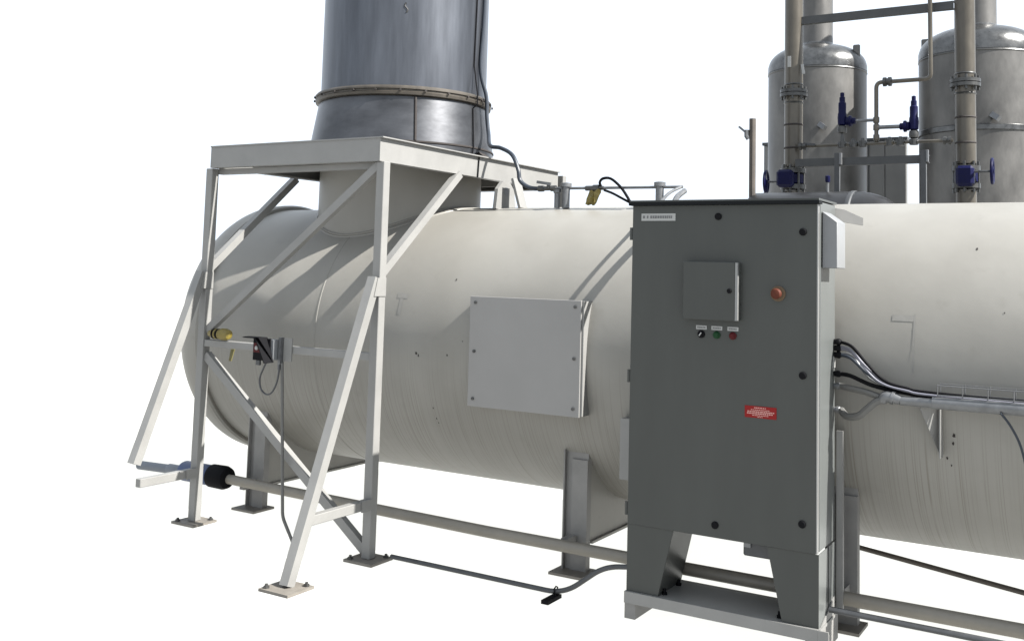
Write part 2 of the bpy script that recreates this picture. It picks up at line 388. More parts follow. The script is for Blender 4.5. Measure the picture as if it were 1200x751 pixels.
# ------------------------------------------------------------------ platform support frame
frame = thing('platform_frame', (-2.26, 0, 0), 'white steel platform stand with braced posts around the stack base', 'frame')
XA, XB, YF, S = -2.956, -1.5645, .007, .056
PX0, PX1, PY0, PY1, ZP, HF = -2.923-.006, -1.557, -.038, 2.005, 2.337, .134
zb = ZP-HF
def chan_x(y, inward):   # channel beam along X with its web at y
    b = MB(); a, c = sorted((y, y+inward*.010)); b.box(PX0+.0105, PX1-.0105, a, c, zb, ZP)
    a, c = sorted((y+inward*.0102, y+inward*.055))
    b.box(PX0+.0105, PX1-.0105, a, c, zb+.0005, zb+.010); b.box(PX0+.0105, PX1-.0105, a, c, ZP-.010, ZP-.0005); return b
def chan_y(x, inward):
    b = MB(); a, c = sorted((x, x+inward*.010)); b.box(a, c, PY0, PY1, zb, ZP)
    a, c = sorted((x+inward*.0102, x+inward*.055))
    b.box(a, c, PY0+.056, PY1-.056, zb+.0005, zb+.010); b.box(a, c, PY0+.056, PY1-.056, ZP-.010, ZP-.0005); return b
chan_x(PY0, 1).build('deck_beam', 'white', frame); chan_x(PY1, -1).build('deck_beam', 'white', frame)
chan_y(PX0, 1).build('deck_beam', 'white', frame); chan_y(PX1, -1).build('deck_beam', 'white', frame)
MB().box(PX0+.012, PX1-.012, 1.9, 1.94, zb+.03, ZP-.0175).build('cross_beam', 'white', frame)
from mathutils.geometry import delaunay_2d_cdt
rect = (PX0+.0105, PX1-.0105, .315, PY1-.0105)     # deck plate: round hole for the stack, two wedge gaps in front of it
holes = [[(XS+.575*math.cos(2*math.pi*k/64), YT+.575*math.sin(2*math.pi*k/64)) for k in range(64)],
         [(-1.737, .611), (-1.874, .513), (-1.937, .432), (-1.702, .422), (-1.669, .487)], [(-2.068, .505), (-2.376, .449), (-2.243, .427), (-2.11, .462)]]
holes[0] = [(min(max(x, rect[0]+.006), rect[1]-.006), y) for x, y in holes[0]]
loops = [[(rect[0], rect[2]), (rect[1], rect[2]), (rect[1], rect[3]), (rect[0], rect[3])]]+holes
pv2, pe2 = [], []
for lp in loops:
    n0 = len(pv2); pv2 += [Vector(p) for p in lp]; pe2 += [(n0+k, n0+(k+1) % len(lp)) for k in range(len(lp))]
dv, de, df = delaunay_2d_cdt(pv2, pe2, [], 0, 1e-5)[:3]
def inside(p, lp):
    c = False
    for k in range(len(lp)):
        (x1, y1), (x2, y2) = lp[k], lp[k-1]
        if (y1 > p[1]) != (y2 > p[1]) and p[0] < (x2-x1)*(p[1]-y1)/(y2-y1)+x1: c = not c
    return c
keep = [f for f in df if (lambda c: inside(c, loops[0]) and not any(inside(c, h) for h in holes))((sum(dv[k].x for k in f)/len(f), sum(dv[k].y for k in f)/len(f)))]
dk = MB(); nd = len(dv); bord = {}
dk.add([(p.x, p.y, ZP-.0115) for p in dv]+[(p.x, p.y, ZP-.017) for p in dv], keep+[tuple(k+nd for k in reversed(f)) for f in keep])
for f in keep:
    for k in range(len(f)):
        e = (f[k], f[(k+1) % len(f)]); bord[tuple(sorted(e))] = bord.get(tuple(sorted(e)), 0)+1
rims = [e for e, c in bord.items() if c == 1]; dk.f += [(a, b, b+nd, a+nd) for a, b in rims]; dk.sm += [False]*len(rims)
dk.build('deck_plate', 'white', frame)
MB().box(PX1+.0003, PX1+.024, PY0-.006, PY1, ZP-.003, ZP+.004).build('deck_lip', 'white', frame)
MB().box(PX0, PX1, PY0-.006, PY0-.0003, ZP-.004, ZP+.004).build('deck_lip', 'white', frame)
MB().box(XA+S/2+.001, XB-S/2-.001, .03, .07, zb-.036, zb-.001).build('deck_bearer', 'white', frame)
def bx(name, *a, m='white', bevel=.003): return MB().box(*a).build(name, m, frame, bevel=bevel)
def plate(x, y, w=.098, nuts=True):
    p = MB().box(x-w, x+w, y-w*.95, y+w*.95, 0, .014).build('base_plate', 'plate', frame)
    for sx, sy in ((.72, .68), (-.72, -.68)):
        MB().lathe([(.015, .0142), (.015, .024), (.008, .0242), (.008, .034)], (x+sx*w, y+sy*w, 0), 'z', 8).build('anchor_bolt', 'flange', p)
for x in (XA, XB):
    bx('post', x-S/2, x+S/2, YF-S/2, YF+S/2, .0145, zb-.001)
    plate(x, YF)
    # rear posts welded to the back of the tank
    yr = PY1+.042
    bx('rear_post', x-S/2, x+S/2, yr, yr+S, 1.05, ZP-.02)
    # knee braces running back under the deck
    MB().bar((x, .02, 1.575), (x, .745, zb+.0), .046, .046, (1, 0, 0)).build('knee_brace', 'white', frame)
def lerp(a, b, t): return Vector(a)+(Vector(b)-Vector(a))*t
for x in (XA, XB):
    a = (x, YF-S/2-.012, 1.545); b = (x, -.622, .0)
    bb = MB()
    if x == XB:
        e = lerp(a, b, .988)
        bb.bar(a, e, S, S*.95, (1, 0, 0))
    else:                                   # only the upper length of the far outrigger is there to see
        e = lerp(a, b, .725); bb.bar(a, e, S, S*.95, (1, 0, 0))
    bb.build('outrigger_leg', 'white', frame)
    MB().prism([(YF-.075, 1.445), (YF+S/2-.004, 1.445), (YF+S/2-.004, 1.548), (YF-.048, 1.548)], 'x', x+S/2+.0005, x+S/2+.005).build('gusset', 'white', frame)
    yy = -.497 if x == XB else -.425
    MB().box(x-.022, x+.022, yy, YF-S/2-.0005, .285, .335).build('outrigger_strut', 'white', frame, bevel=.003)
    MB().box(x+.0225, x+.031, YF-S/2-.075, YF-S/2+.012, .280, .340).build('strut_clip', 'white', frame)
plate(XB, -.615, .098)
MB().box(XA+S/2+.0005, XB-S/2-.0005, YF-.022, YF+.022, 1.085, 1.128).build('rail', 'white', frame, bevel=.003)
MB().bar((XA+.03, YF+.006, 1.03), (XB-.03, YF+.006, .055), .04, .052).build('diagonal_brace', 'white', frame)
MB().bar((XA+.03, YF+.006, 1.185), (XB-.03, YF+.006, 2.185), .04, .046).build('diagonal_brace', 'white', frame)

# ------------------------------------------------------------------ control cabinet
W, ZT, ZE, D = .9026, 1.9515, .4315, .285
cab = thing('control_cabinet', (W/2, D/2, 0), 'tall dark grey electrical control cabinet on flared legs in front of the tank', 'cabinet')
MB().box(.008, W-.004, .032, D, ZE+.004, ZT-.004).build('enclosure', 'cabsunlit', cab, bevel=.003)
MB().box(.012, W-.012, .0245, .0315, ZE+.012, ZT-.012).build('gasket', 'cabtop', cab)
door = MB().box(0, W-.012, 0, .024, ZE, ZT-.016).build('door', 'cab', cab, (W/2, 0, 1.2), bevel=.002)
MB().box(W-.0115, W-.006, -.001, .0235, ZE+.002, ZT-.018).build('door_edge', 'lit_edge', door)
MB().box(-.012, W+.004, -.024, .0315, ZT-.0165, ZT-.001).build('shadow_line_rail', 'cabtop', cab)  # rail coloured near-black to paint the shadow line below the top plate
MB().box(-.010, W+.002, -.018, D+.004, ZT-.0008, ZT+.008).build('top_plate', 'cab', cab)
for x, z in ((.436, 1.881), (.830, 1.811), (.832, 1.184), (.832, .55), (.437, .488)):
    MB().lathe([(.0165, -.0003), (.0165, -.006), (.012, -.009)], (x, 0, z), 'y', 20).build('door_lock', 'black', door)
for z in (1.80, 1.12, .50):
    MB().lathe([(.009, z-.03), (.009, z+.03)], (-.010, .012, 0), 'z', 10).build('hinge', 'cab', door)
# inner hatch
hb = MB().box(.284, .546, -.026, -.0005, 1.408, 1.669).build('hatch_box', 'cab', door, (.41, 0, 1.54), bevel=.002)
MB().box(.282, .534, -.043, -.0265, 1.406, 1.671).build('hatch_door', 'cab', door, bevel=.003)
MB().box(.5345, .546, -.0435, -.0268, 1.408, 1.669).build('hatch_edge', 'lit_edge', door)
MB().lathe([(.011, -.0433), (.011, -.048), (.008, -.05)], (.508, 0, 1.541), 'y', 16).build('hatch_lock', 'black', door)
# emergency stop
es = MB().lathe([(.034, -.0003), (.034, -.006), (.030, -.010)], (.720, 0, 1.536), 'y', 28).build('stop_button_ring', 'brass', door)
MB().lathe([(.012, -.0095), (.012, -.022), (.023, -.024), (.024, -.034), (.018, -.042), (.004, -.045)], (.720, 0, 1.536), 'y', 24).build('stop_button', 'estop', door)
# switch and pilot lamps with their legends
for x, m, nm in ((.360, 'black', 'selector_switch'), (.435, 'green', 'start_button'), (.512, 'redlamp', 'halt_button')):
    MB().lathe([(.0175, -.0003), (.0175, -.006), (.012, -.010), (.012, -.016), (.009, -.018)], (x, 0, 1.338), 'y', 20).build(nm, m, door)
    lt = MB().box(x-.026, x+.026, -.0022, -.0003, 1.360, 1.378).build('legend_plate', 'tag', door)
    tx = MB(); q = x-.02
    while q < x+.017:
        w_ = random.uniform(.004, .008); tx.box(q, q+w_, -.0030, -.0023, 1.3655, 1.3725); q += w_+.0022
    tx.build('legend_text', 'tagtext', door)
MB().bar((.355, -.0185, 1.331), (.366, -.0185, 1.346), .003, .005).build('switch_pointer', 'tag', door)
# nameplate
MB().box(.047, .223, -.0022, -.0003, 1.862, 1.897).build('nameplate', 'tag', door)
tx = MB(); q = .055
while q < .208:
    w_ = random.uniform(.006, .011)
    tx.box(q, q+w_, -.0030, -.0023, 1.8735, 1.8865); q += w_+(.003 if random.random() < .8 else .010)
tx.build('nameplate_text', 'tagtext', door)
# red warning label
MB().box(.571, .716, -.0022, -.0003, .982, 1.034).build('warning_label', 'red', door)
tx = MB()
for z, a, b, hh in ((1.0265, .615, .672, .0042), (1.0175, .600, .688, .0034), (1.0095, .584, .706, .0052), (1.0015, .582, .704, .0052), (.9935, .606, .684, .0034), (.987, .63, .656, .0028)):
    q = a
    while q < b-.006:
        w_ = min(random.uniform(.004, .009), b-q); tx.box(q, q+w_, -.0030, -.0023, z-hh/2, z+hh/2); q += w_+random.uniform(.0014, .0034)
tx.build('warning_text', 'redtext', door)
# flared legs
lg = MB()
MB().prism([(.0, .1245), (.160, .1245), (.232, ZE-.001), (.0, ZE-.001)], 'y', .004, .0065).build('leg', 'cab', cab)
MB().prism([(.158, .1245), (.161, .1245), (.233, ZE-.001), (.230, ZE-.001)], 'y', .0068, D-.004).build('leg_web', 'cab', cab)
MB().box(.0, .003, .0068, D-.004, .1245, ZE-.001).build('leg_web', 'cab', cab)
MB().prism([(.744, .1245), (W, .1245), (W, ZE-.001), (.676, ZE-.001)], 'y', .004, .0065).build('leg', 'cab', cab)
MB().prism([(.743, .1245), (.746, .1245), (.678, ZE-.001), (.675, ZE-.001)], 'y', .0068, D-.004).build('leg_web', 'cab', cab)
MB().box(W-.003, W, .0068, .150, .1245, ZE-.001).build('leg_web', 'cabsunlit', cab)
MB().box(W-.012, W-.009, .150, .172, .1245, ZE-.001).build('leg_web', 'cabtop', cab)
MB().box(W-.003, W, .172, D-.004, .1245, ZE-.001).build('leg_web', 'cabsunlit', cab)
for x in (.12, .775):
    for y in (.05, .22):
        MB().lathe([(.014, .124), (.014, .134), (.008, .1342), (.008, .15)], (x+.055*(1 if x < .5 else -1), y, 0), 'z', 8).build('anchor_bolt', 'black', cab)
# raised white base
MB().box(-.004, W-.0005, -.012, -.004, .072, .1235).build('base_channel', 'white', cab)
MB().box(-.004, W+.010, -.0038, D+.03, .112, .1238).build('base_deck', 'white', cab)
MB().box(-.004, .050, -.0035, D+.03, 0, .1115).build('base_foot', 'saddle', cab)
MB().box(W-.055, W+.004, -.0035, D+.03, 0, .1115).build('base_foot', 'saddle', cab)
ep = MB().box(W, W+.045, -.012, -.004, .0, .1225); ep.box(W+.004, W+.047, -.0035, .0, .0, .1115)
ep.build('base_end_plate', 'white', cab)
MB().prism([(.03, .1245), (.25, .1245), (.25, .20)], 'x', W+.0008, W+.006).build('base_gusset', 'white', cab)
# black fitting under the door
MB().box(.548, .690, .06, .16, .360, ZE-.001).build('drain_fitting', 'dark', cab, bevel=.006)
MB().box(.553, .585, .052, .0595, .40, .428).build('fitting_cap', 'lightgrey', cab)
# side vent hood, its bracket and the mounting lug
MB().prism([(W+.0005, 1.655), (W+.066, 1.655), (W+.066, 1.858), (W+.0005, 1.905)], 'y', .045, .185).build('vent_hood', 'lightgrey', cab, bevel=.002)
MB().add([(W-.02, .290, 1.880), (W+.108, .350, 1.858), (W+.108, .350, 1.892), (W+.03, .3135, 1.930), (W-.02, .290, 1.938), (W-.026, .302, 1.880), (W+.102, .362, 1.858), (W+.102, .362, 1.892), (W+.024, .3255, 1.930), (W-.026, .302, 1.938)], [(0, 1, 2, 3, 4), (9, 8, 7, 6, 5), (0, 5, 6, 1), (1, 6, 7, 2), (2, 7, 8, 3), (3, 8, 9, 4), (4, 9, 5, 0)]).build('mounting_lug', 'white', cab)
# cable glands down the rear edge of the side
for z in (1.322, 1.294, 1.264, 1.179, 1.124, 1.018):
    gl = MB().lathe([(.013, W-.002), (.013, W+.010), (.016, W+.010), (.016, W+.022), (.010, W+.030)], (0, .265, z), 'x', 10).build('cable_gland', 'black' if z > 1.15 else 'galv', cab)
MB().box(W-.0038, W-.0005, .252, .279, 1.205, 1.255).build('side_sticker', 'tag', cab)
# channel strut behind the cabinet
MB().box(W+.002, W+.031, D+.006, D+.028, .126, .92).build('rear_strut', 'white', cab)

# ------------------------------------------------------------------ cables and conduits right of the cabinet
def cable(name, pts, r, m, label, cat, group=None, k=8):
    o = MB().tube(smooth_path(pts, k), r, 8).build(name, m, None, pts[0]); return tag(o, label, cat, group)
x0 = W+.028
cable('power_cable', [(x0, .265, 1.322), (.99, .23, 1.305), (1.06, .21, 1.235), (1.13, .215, 1.17), (1.22, .222, 1.142), (1.40, .225, 1.128), (2.4, .225, 1.118)], .0075, 'black', 'black cable from the highest gland on the cabinet side', 'cable')
cable('power_cable', [(x0, .265, 1.294), (.98, .24, 1.285), (1.05, .225, 1.222), (1.12, .225, 1.168), (1.22, .235, 1.138), (1.40, .238, 1.124), (2.4, .238, 1.112)], .0085, 'cablewhite', 'pale cable from the second gland on the cabinet side', 'cable')
cable('power_cable', [(x0, .265, 1.264), (.98, .25, 1.252), (1.05, .238, 1.195), (1.12, .24, 1.152), (1.22, .25, 1.130), (1.40, .252, 1.118), (2.4, .252, 1.106)], .0075, 'bluehose', 'grey-blue cable from the third gland on the cabinet side', 'cable')
cable('power_cable', [(x0, .265, 1.179), (.98, .25, 1.174), (1.08, .24, 1.140), (1.22, .262, 1.116), (1.40, .266, 1.106), (2.4, .266, 1.098)], .0095, 'black', 'thick black cable from the fourth gland, lowest of the cables', 'cable')
cable('power_cable', [(x0, .262, 1.302), (.985, .225, 1.292), (1.055, .205, 1.212), (1.12, .205, 1.158), (1.22, .210, 1.134), (1.40, .212, 1.120), (2.4, .212, 1.110)], .0048, 'cablewhite', 'thin silver cable in front of the others at the cabinet side', 'cable')
cable('power_cable', [(x0, .268, 1.272), (.985, .26, 1.262), (1.05, .25, 1.180), (1.12, .252, 1.142), (1.22, .256, 1.124), (1.40, .258, 1.112), (2.4, .258, 1.102)], .0048, 'galv', 'thin dull grey cable tucked behind the others at the cabinet side', 'cable')
cable('flexible_conduit', [(x0, .265, 1.124), (.97, .25, 1.120), (1.04, .235, 1.112), (1.10, .225, 1.098), (1.128, .222, 1.090)], .0145, 'flex', 'short grey flexible conduit dropping into the elbow from above', 'conduit')
cable('flexible_conduit', [(x0, .265, 1.018), (.965, .24, .995), (1.02, .22, 1.005), (1.065, .212, 1.045), (1.10, .21, 1.075), (1.128, .21, 1.084)], .0165, 'flex', 'grey flexible conduit sagging in a loop below the elbow', 'conduit')
mc = thing('main_conduit', (1.14, .215, 1.09), 'galvanised conduit running right across the tank below the wire tray', 'conduit')
MB().tube([(1.20, .215, 1.0885), (1.331, .215, 1.0885)], .0205, 16).build('conduit_nipple', 'galv', mc)
MB().tube([(1.3315, .215, 1.0905), (2.4, .215, 1.0955)], .0265, 18).build('conduit_pipe', 'galv', mc)
MB().tube(smooth_path([(1.118, .215, 1.078), (1.135, .215, 1.098), (1.16, .215, 1.098), (1.20, .215, 1.0895)], 5), [.020+.006*math.sin(i/15*math.pi) for i in range(16)], 14).build('conduit_elbow', 'galv', mc)
MB().tube([(1.160, .215, 1.0975), (1.172, .215, 1.0945)], .0295, 14).build('elbow_collar', 'galv', mc)
tr = thing('wire_tray', (1.36, .24, 1.12), 'thin steel wire cable tray lying along the top of the conduit', 'tray')
wr = .0022
for y in (.200, .285):
    MB().tube([(1.352, y, 1.166), (2.4, y, 1.168)], wr, 6).build('tray_wire', 'galv', tr)
for y in (.200, .242, .285):
    MB().tube([(1.352, y, 1.126), (2.4, y, 1.128)], wr, 6).build('tray_wire', 'galv', tr)
for i in range(10):
    x = 1.353+i*.099
    MB().tube(fillet([(x, .2045, 1.170), (x, .2045, 1.122), (x, .281, 1.122), (x, .281, 1.170)], .006, 3), wr, 6).build('tray_rung', 'galv', tr)
cable('signal_wire', [(1.60, .19, 1.074), (1.632, .20, 1.03), (1.665, .22, .96), (1.685, .23, .88), (1.69, .235, .80), (1.70, .24, .3), (1.70, .24, .006)], .005, 'bluehose', 'thin grey wire hanging down from the conduit at the right edge', 'wire')
o = MB().tube([(.2, 1.2, .258), (2.4, 1.2, .001)], .0135, 10).build('sloping_pipe', 'brown', None, (2.4, 1.2, 0)); tag(o, 'thin dark brown pipe sloping down beneath the tank at right', 'pipe')
o = MB().tube([(W+.014, .125, .177), (2.4, .125, .166)], .0135, 12).build('low_conduit', 'dark', None, (W, .125, .17)); tag(o, 'thin grey conduit leaving the cabinet base below the cream pipe', 'conduit')

# ------------------------------------------------------------------ pipes near the ground
gp = thing('ground_pipe', (-1, .33, 0), 'long cream pipe running low in front of the tank saddles with a blue coupling', 'pipe')
PZ = .173
MB().tube([(-3.02, .33, PZ+.032), (-2.6, .33, PZ+.024), (-1, .33, PZ+.002), (1, .33, PZ), (2.6, .33, PZ)], .031, 20).build('pipe_run', 'gpipe', gp)
MB().tube([(-3.90, .33, PZ+.018), (-3.44, .33, PZ+.032)], .030, 18).build('pipe_end_run', 'greyblue', gp)
MB().lathe([(.030, -3.60), (.034, -3.59), (.034, -3.42), (.030, -3.41)], (0, .33, PZ+.030), 'x', 20).build('pipe_sleeve', 'greyblue', gp)
MB().lathe([(.028, -3.46), (.058, -3.45), (.066, -3.43), (.066, -3.20), (.062, -3.18)], (0, .33, PZ+.036), 'x', 28).build('coupling', 'bluepvc', gp)
MB().lathe([(.064, -3.1795), (.074, -3.17), (.076, -3.06), (.066, -3.03), (.034, -3.018)], (0, .33, PZ+.036), 'x', 28).build('coupling_collar', 'black', gp)
for x in (-2.93, -.535, .905):
    MB().box(x-.02, x+.02, .362, .4595, PZ-.03, PZ+.03).build('pipe_clip', 'saddle', gp)
gc = thing('ground_conduit', (-.38, .05, 0), 'dark grey conduit lying on the ground from frame foot to cabinet', 'conduit')
MB().tube(fillet([(-1.44, .05, .034), (-.36, .05, .030), (-.14, .05, .198), (.02, .05, .222)], .10, 8), .0125, 12).build('conduit_run', 'dark', gc)
MB().box(-.425, -.385, -.06, .075, 0, .018).build('strut_foot', 'black', gc)
MB().tube([(-.405, .0375+.001, .018), (-.405, .032, .05), (-.405, .05, .058), (-.405, .068, .05), (-.405, .0625, .018)], .004, 6).build('pipe_clamp', 'black', gc)

# ------------------------------------------------------------------ devices on the frame rail
be = thing('warning_beacon', (-2.80, YF, 1.13), 'yellow and black striped beacon resting on the frame rail by the far post', 'beacon')
MB().lathe([(.008, -2.895), (.018, -2.885), (.027, -2.845)], (0, YF-.02, 1.168), 'x', 18).build('beacon_base', 'yellow', be)
for i in range(4):
    MB().lathe([(.030, -2.845+i*.017), (.032, -2.842+i*.017), (.032, -2.833+i*.017), (.030, -2.830+i*.017)], (0, YF-.02, 1.168), 'x', 18).build('beacon_rib', 'black' if i % 2 == 0 else 'yellow', be)
MB().lathe([(.029, -2.776), (.036, -2.772), (.036, -2.735), (.028, -2.712), (.010, -2.702)], (0, YF-.02, 1.168), 'x', 20).build('beacon_cap', 'yellow', be)
o = MB().prism([(-2.775, 1.0), (-2.755, 1.0), (-2.73, 1.075), (-2.76, 1.075)], 'y', YF+.045, YF+.052).build('yellow_tag', 'yellow_dull'); tag(o, 'small yellow tag hanging below the frame rail', 'tag')
ps = thing('push_button_station', (-2.33, -.05, 1.03), 'black hooded push button station with red plate on the frame rail', 'switch')
MB().box(-2.375, -2.270, -.075, -.0155, 1.045, 1.165).build('station_box', 'lightgrey', ps, bevel=.003)
hd_ = MB()
hd_.add([(-2.455, -.150, 1.178), (-2.320, -.150, 1.178), (-2.255, -.085, 1.04), (-2.315, -.085, 1.04), (-2.455, -.085, 1.178), (-2.320, -.078, 1.178)], [(0, 1, 5, 4), (1, 2, 5)])
hd_.prism([(-2.350, 1.176), (-2.345, 1.176), (-2.262, 1.035), (-2.268, 1.032)], 'y', -.150, -.076)
hd_.prism([(-2.450, 1.176), (-2.345, 1.176), (-2.345, 1.172), (-2.447, 1.172)], 'y', -.150, -.076)
hd_.build('hood', 'black', ps)
MB().box(-2.425, -2.290, -.0855, -.0755, 1.040, 1.170).build('face_plate', 'black', ps)
MB().box(-2.418, -2.362, -.0895, -.0858, 1.085, 1.140).build('red_plate', 'redlamp', ps)
MB().lathe([(.012, -.0898), (.012, -.098), (.008, -.1)], (-2.388, 0, 1.112), 'y', 14).build('button', 'tag', ps)
MB().box(-2.395, -2.365, -.0885, -.0758, 1.012, 1.039).build('cable_entry', 'dark', ps)
MB().box(-2.240, -2.175, -.0245, -.0155, 1.04, 1.175).build('mount_plate', 'white', ps)
MB().box(-2.262, -2.243, -.045, -.0155, .99, 1.178).build('mount_channel', 'galv', ps)
o = cable('wire_loop', [(-2.33, -.06, 1.04), (-2.36, -.06, .99), (-2.385, -.06, .93), (-2.37, -.06, .87), (-2.325, -.06, .843), (-2.28, -.06, .86), (-2.25, -.055, .92), (-2.243, -.05, .985), (-2.245, -.048, 1.02)], .0055, 'dark', 'dark wire loop drooping below the push button station', 'wire')
o = MB().tube(fillet([(-2.235, -.035, 1.03), (-2.175, -.035, .155), (-2.085, -.035, .022)], .03, 5), .0095, 10).build('drop_conduit', 'flex', None, (-2.085, -.035, 0)); tag(o, 'thin grey conduit dropping from the push button station to the ground', 'conduit')

# ------------------------------------------------------------------ hose and wire down the stack
def rimp(ang, rr, z): return Vector(rim(ang, rr, z))
hs = [rimp(14, RS+.016, 4.3), rimp(11, RS+.016, 3.4), rimp(8, RS+.016, 3.0), rimp(9, RS+.06, 2.80), rimp(8, RS+.075, 2.66), rimp(5, RS+.11, 2.53),
      Vector((-1.58, 1.12, 2.43)), Vector((-1.45, 1.05, 2.40)), Vector((-1.33, 1.0, 2.345)), Vector((-1.27, .98, 2.25)), Vector((-1.25, .98, 2.175)), Vector((-1.18, .99, 2.130)), Vector((-1.075, 1.0, 2.124))]
o = MB().tube(smooth_path(hs, 8), .0135, 10).build('stack_hose', 'bluehose', None, (-1.075, 1.0, 2.12)); tag(o, 'grey-blue hose curving down the stack side to the tank-top pipe', 'hose')
th_ = [rimp(5, RS+.006, 4.3), rimp(1, RS+.006, 3.0), rimp(0, RS+.048, 2.79), rimp(0, RS+.048, 2.73), rimp(-1, RS+.022, 2.70), rimp(-5, RS+.070, 2.43), rimp(-7, RS+.074, 2.345), Vector((-1.560, .98, 2.344)), Vector((-1.550, .95, 2.337)), Vector((-1.550, .94, 2.20))]
o = MB().tube(th_, .0048, 8).build('stack_wire', 'black', None, (-1.55, 1.02, 2.2)); tag(o, 'thin dark wire running straight down the stack over the platform edge', 'wire')

# ------------------------------------------------------------------ small pipework on the tank top
tp = thing('tank_top_pipe', (-.6, 1.0, 2.0), 'thin steel pipe on two stub posts along the top of the tank', 'pipe')
MB().tube([(-1.10, 1.0, 2.124), (-.155, 1.0, 2.116)], .0085, 10).build('pipe_run', 'galv', tp)
for x, zt_ in ((-.928, 2.150), (-.300, 2.142)):
    MB().lathe([(.024, 2.0), (.024, zt_-.02), (.034, zt_-.02), (.034, zt_+.004), (.014, zt_+.008)], (x, 1.0, 0), 'z', 16).build('stub_post', 'galv', tp)
for r_c, off in ((.009, 0), (.016, .10)):
    MB().tube(smooth_path([(-.165+off*.3, 1.0-off*.2, 2.116-off*.25), (-.185+off*.5, .86, 2.065-off*.25), (-.175+off*.9, .66, 1.963-off*.2), (-.13+off, .44, 1.86), (.03+off, .285, 1.78)], 6), r_c, 8).build('feed_conduit', 'galv', tp)
MB().lathe([(.016, -1.13), (.020, -1.125), (.020, -1.09), (.014, -1.085), (.014, -1.04), (.019, -1.035), (.019, -1.00)], (0, 1.0, 2.124), 'x', 12).build('hose_fitting', 'flange', tp)
MB().bar((-1.13, .985, 2.165), (-1.03, .985, 2.150), .012, .018).build('valve_lever', 'galv', tp)
MB().tube([(-1.05, .99, 2.124), (-1.05, .99, 2.158)], .011, 10).build('valve_stem', 'flange', tp)
MB().lathe([(.018, 2.0), (.018, 2.09), (.024, 2.095), (.024, 2.115)], (-.985, .99, 0), 'z', 12).build('drain_stub', 'galv', tp)
o = cable('pneumatic_hose', [(-.685, .995, 2.130), (-.69, .99, 2.155), (-.665, .985, 2.176), (-.61, .98, 2.172), (-.54, .97, 2.12), (-.49, .96, 2.06), (-.47, .955, 2.03)], .0085, 'black', 'black hose arching from the tank-top pipe behind the cabinet', 'hose')
o = cable('pneumatic_hose', [(-.66, .99, 2.106), (-.60, .985, 2.085), (-.53, .975, 2.052), (-.47, .965, 2.024)], .0075, 'black', 'lower black hose sloping off the tank-top pipe', 'hose')
vb = thing('yellow_valve_tag', (-.75, .985, 2.012), 'crumpled yellow tag tied under the tank-top pipe', 'tag')
random.seed(11)
yt_ = MB(); G = 5
vv = []
for i in range(G+1):
    for j in range(G+1):
        vv.append((-.785+.075*i/G+.03*j/G+random.uniform(-.006, .006), .985+random.uniform(-.014, .014), 2.018+.09*j/G+random.uniform(-.006, .006)))
n0 = len(vv); vv += [(x, y+.006, z) for x, y, z in vv]
fs = [(i*(G+1)+j, (i+1)*(G+1)+j, (i+1)*(G+1)+j+1, i*(G+1)+j+1) for i in range(G) for j in range(G)]
yt_.add(vv, fs+[tuple(k+n0 for k in reversed(f)) for f in fs]); yt_.build('tag_sheet', 'yellow', vb, sharp=10)
MB().lathe([(.016, -.79), (.016, -.74), (.021, -.738), (.021, -.70), (.013, -.695), (.013, -.67)], (0, 1.0, 2.120), 'x', 12).build('valve_body', 'flange', tp)

# ------------------------------------------------------------------ vessels behind
def vessel(cx, r, zs, ztop, nr, label, lug_angles, band=None):
    v = thing('vertical_vessel', (cx, 6.0, 0), label, 'vessel', 'stainless vessels behind the tank')
    MB().lathe([(r, .12), (r, 1.5), (r, zs-.06)], (cx, 6, 0), 'z', 72).build('vessel_shell', 'ves', v, (cx, 6, 1))
    pr = [(r+.004, zs-.06), (r+.004, zs)]
    for i in range(1, 13):
        f = i/12*math.pi/2; rr = r*math.cos(f)**.75
        pr.append((max(rr, nr*.5), zs+(ztop-zs)*math.sin(f)))
    MB().lathe(pr, (cx, 6, 0), 'z', 72).build('vessel_dome', 'vesdome', v, (cx, 6, zs))
    MB().lathe([(nr, ztop-.10), (nr, ztop+1.2)], (cx, 6, 0), 'z', 40).build('vessel_neck', 'ves', v, (cx, 6, ztop))
    MB().lathe([(nr+.05, ztop-.045), (nr+.04, ztop-.012), (nr+.012, ztop+.012), (nr, ztop+.03)], (cx, 6, 0), 'z', 40, cap=False).build('neck_collar', 'vesdome', v, (cx, 6, ztop))
    MB().lathe([(r+.001, zs-.085), (r+.007, zs-.075), (r+.001, zs-.062)], (cx, 6, 0), 'z', 72, cap=False).build('dome_weld', 'flange', v)
    for a in lug_angles:
        c, s_ = math.cos(R(a)), math.sin(R(a)); q = r*.90
        MB().box(cx+c*q-.035, cx+c*q+.035, 6+s_*q-.015, 6+s_*q+.015, zs+.03, zs+.19).build('lifting_lug', 'ves', v, bevel=.01)
    if band:
        MB().lathe([(r+.001, band-.03), (r+.012, band-.022), (r+.012, band+.022), (r+.001, band+.03)], (cx, 6, 0), 'z', 72, cap=False).build('vessel_band', 'vesdome', v)
    c_, s_ = math.cos(R(-72)), math.sin(R(-72))
    MB().bar((cx+c_*r, 6+s_*r, 3.14), (cx+c_*(r+.05)+.05, 6+s_*(r+.05), 3.09), .04, .05).build('vessel_clip', 'galv', v)
    for k in range(3):
        a = R(90+120*k)
        MB().box(cx+math.cos(a)*r*.8-.05, cx+math.cos(a)*r*.8+.05, 6+math.sin(a)*r*.8-.05, 6+math.sin(a)*r*.8+.05, 0, .14).build('vessel_foot', 'beam', v)
    return v
vessel(-.728, .497, 3.80, 4.03, .16, 'left of the two stainless vessels, over the cabinet top', (-15,))
vessel(.835, .545, 3.82, 4.06, .165, 'right of the two stainless vessels, cut by the picture edge', (180,), 3.03)

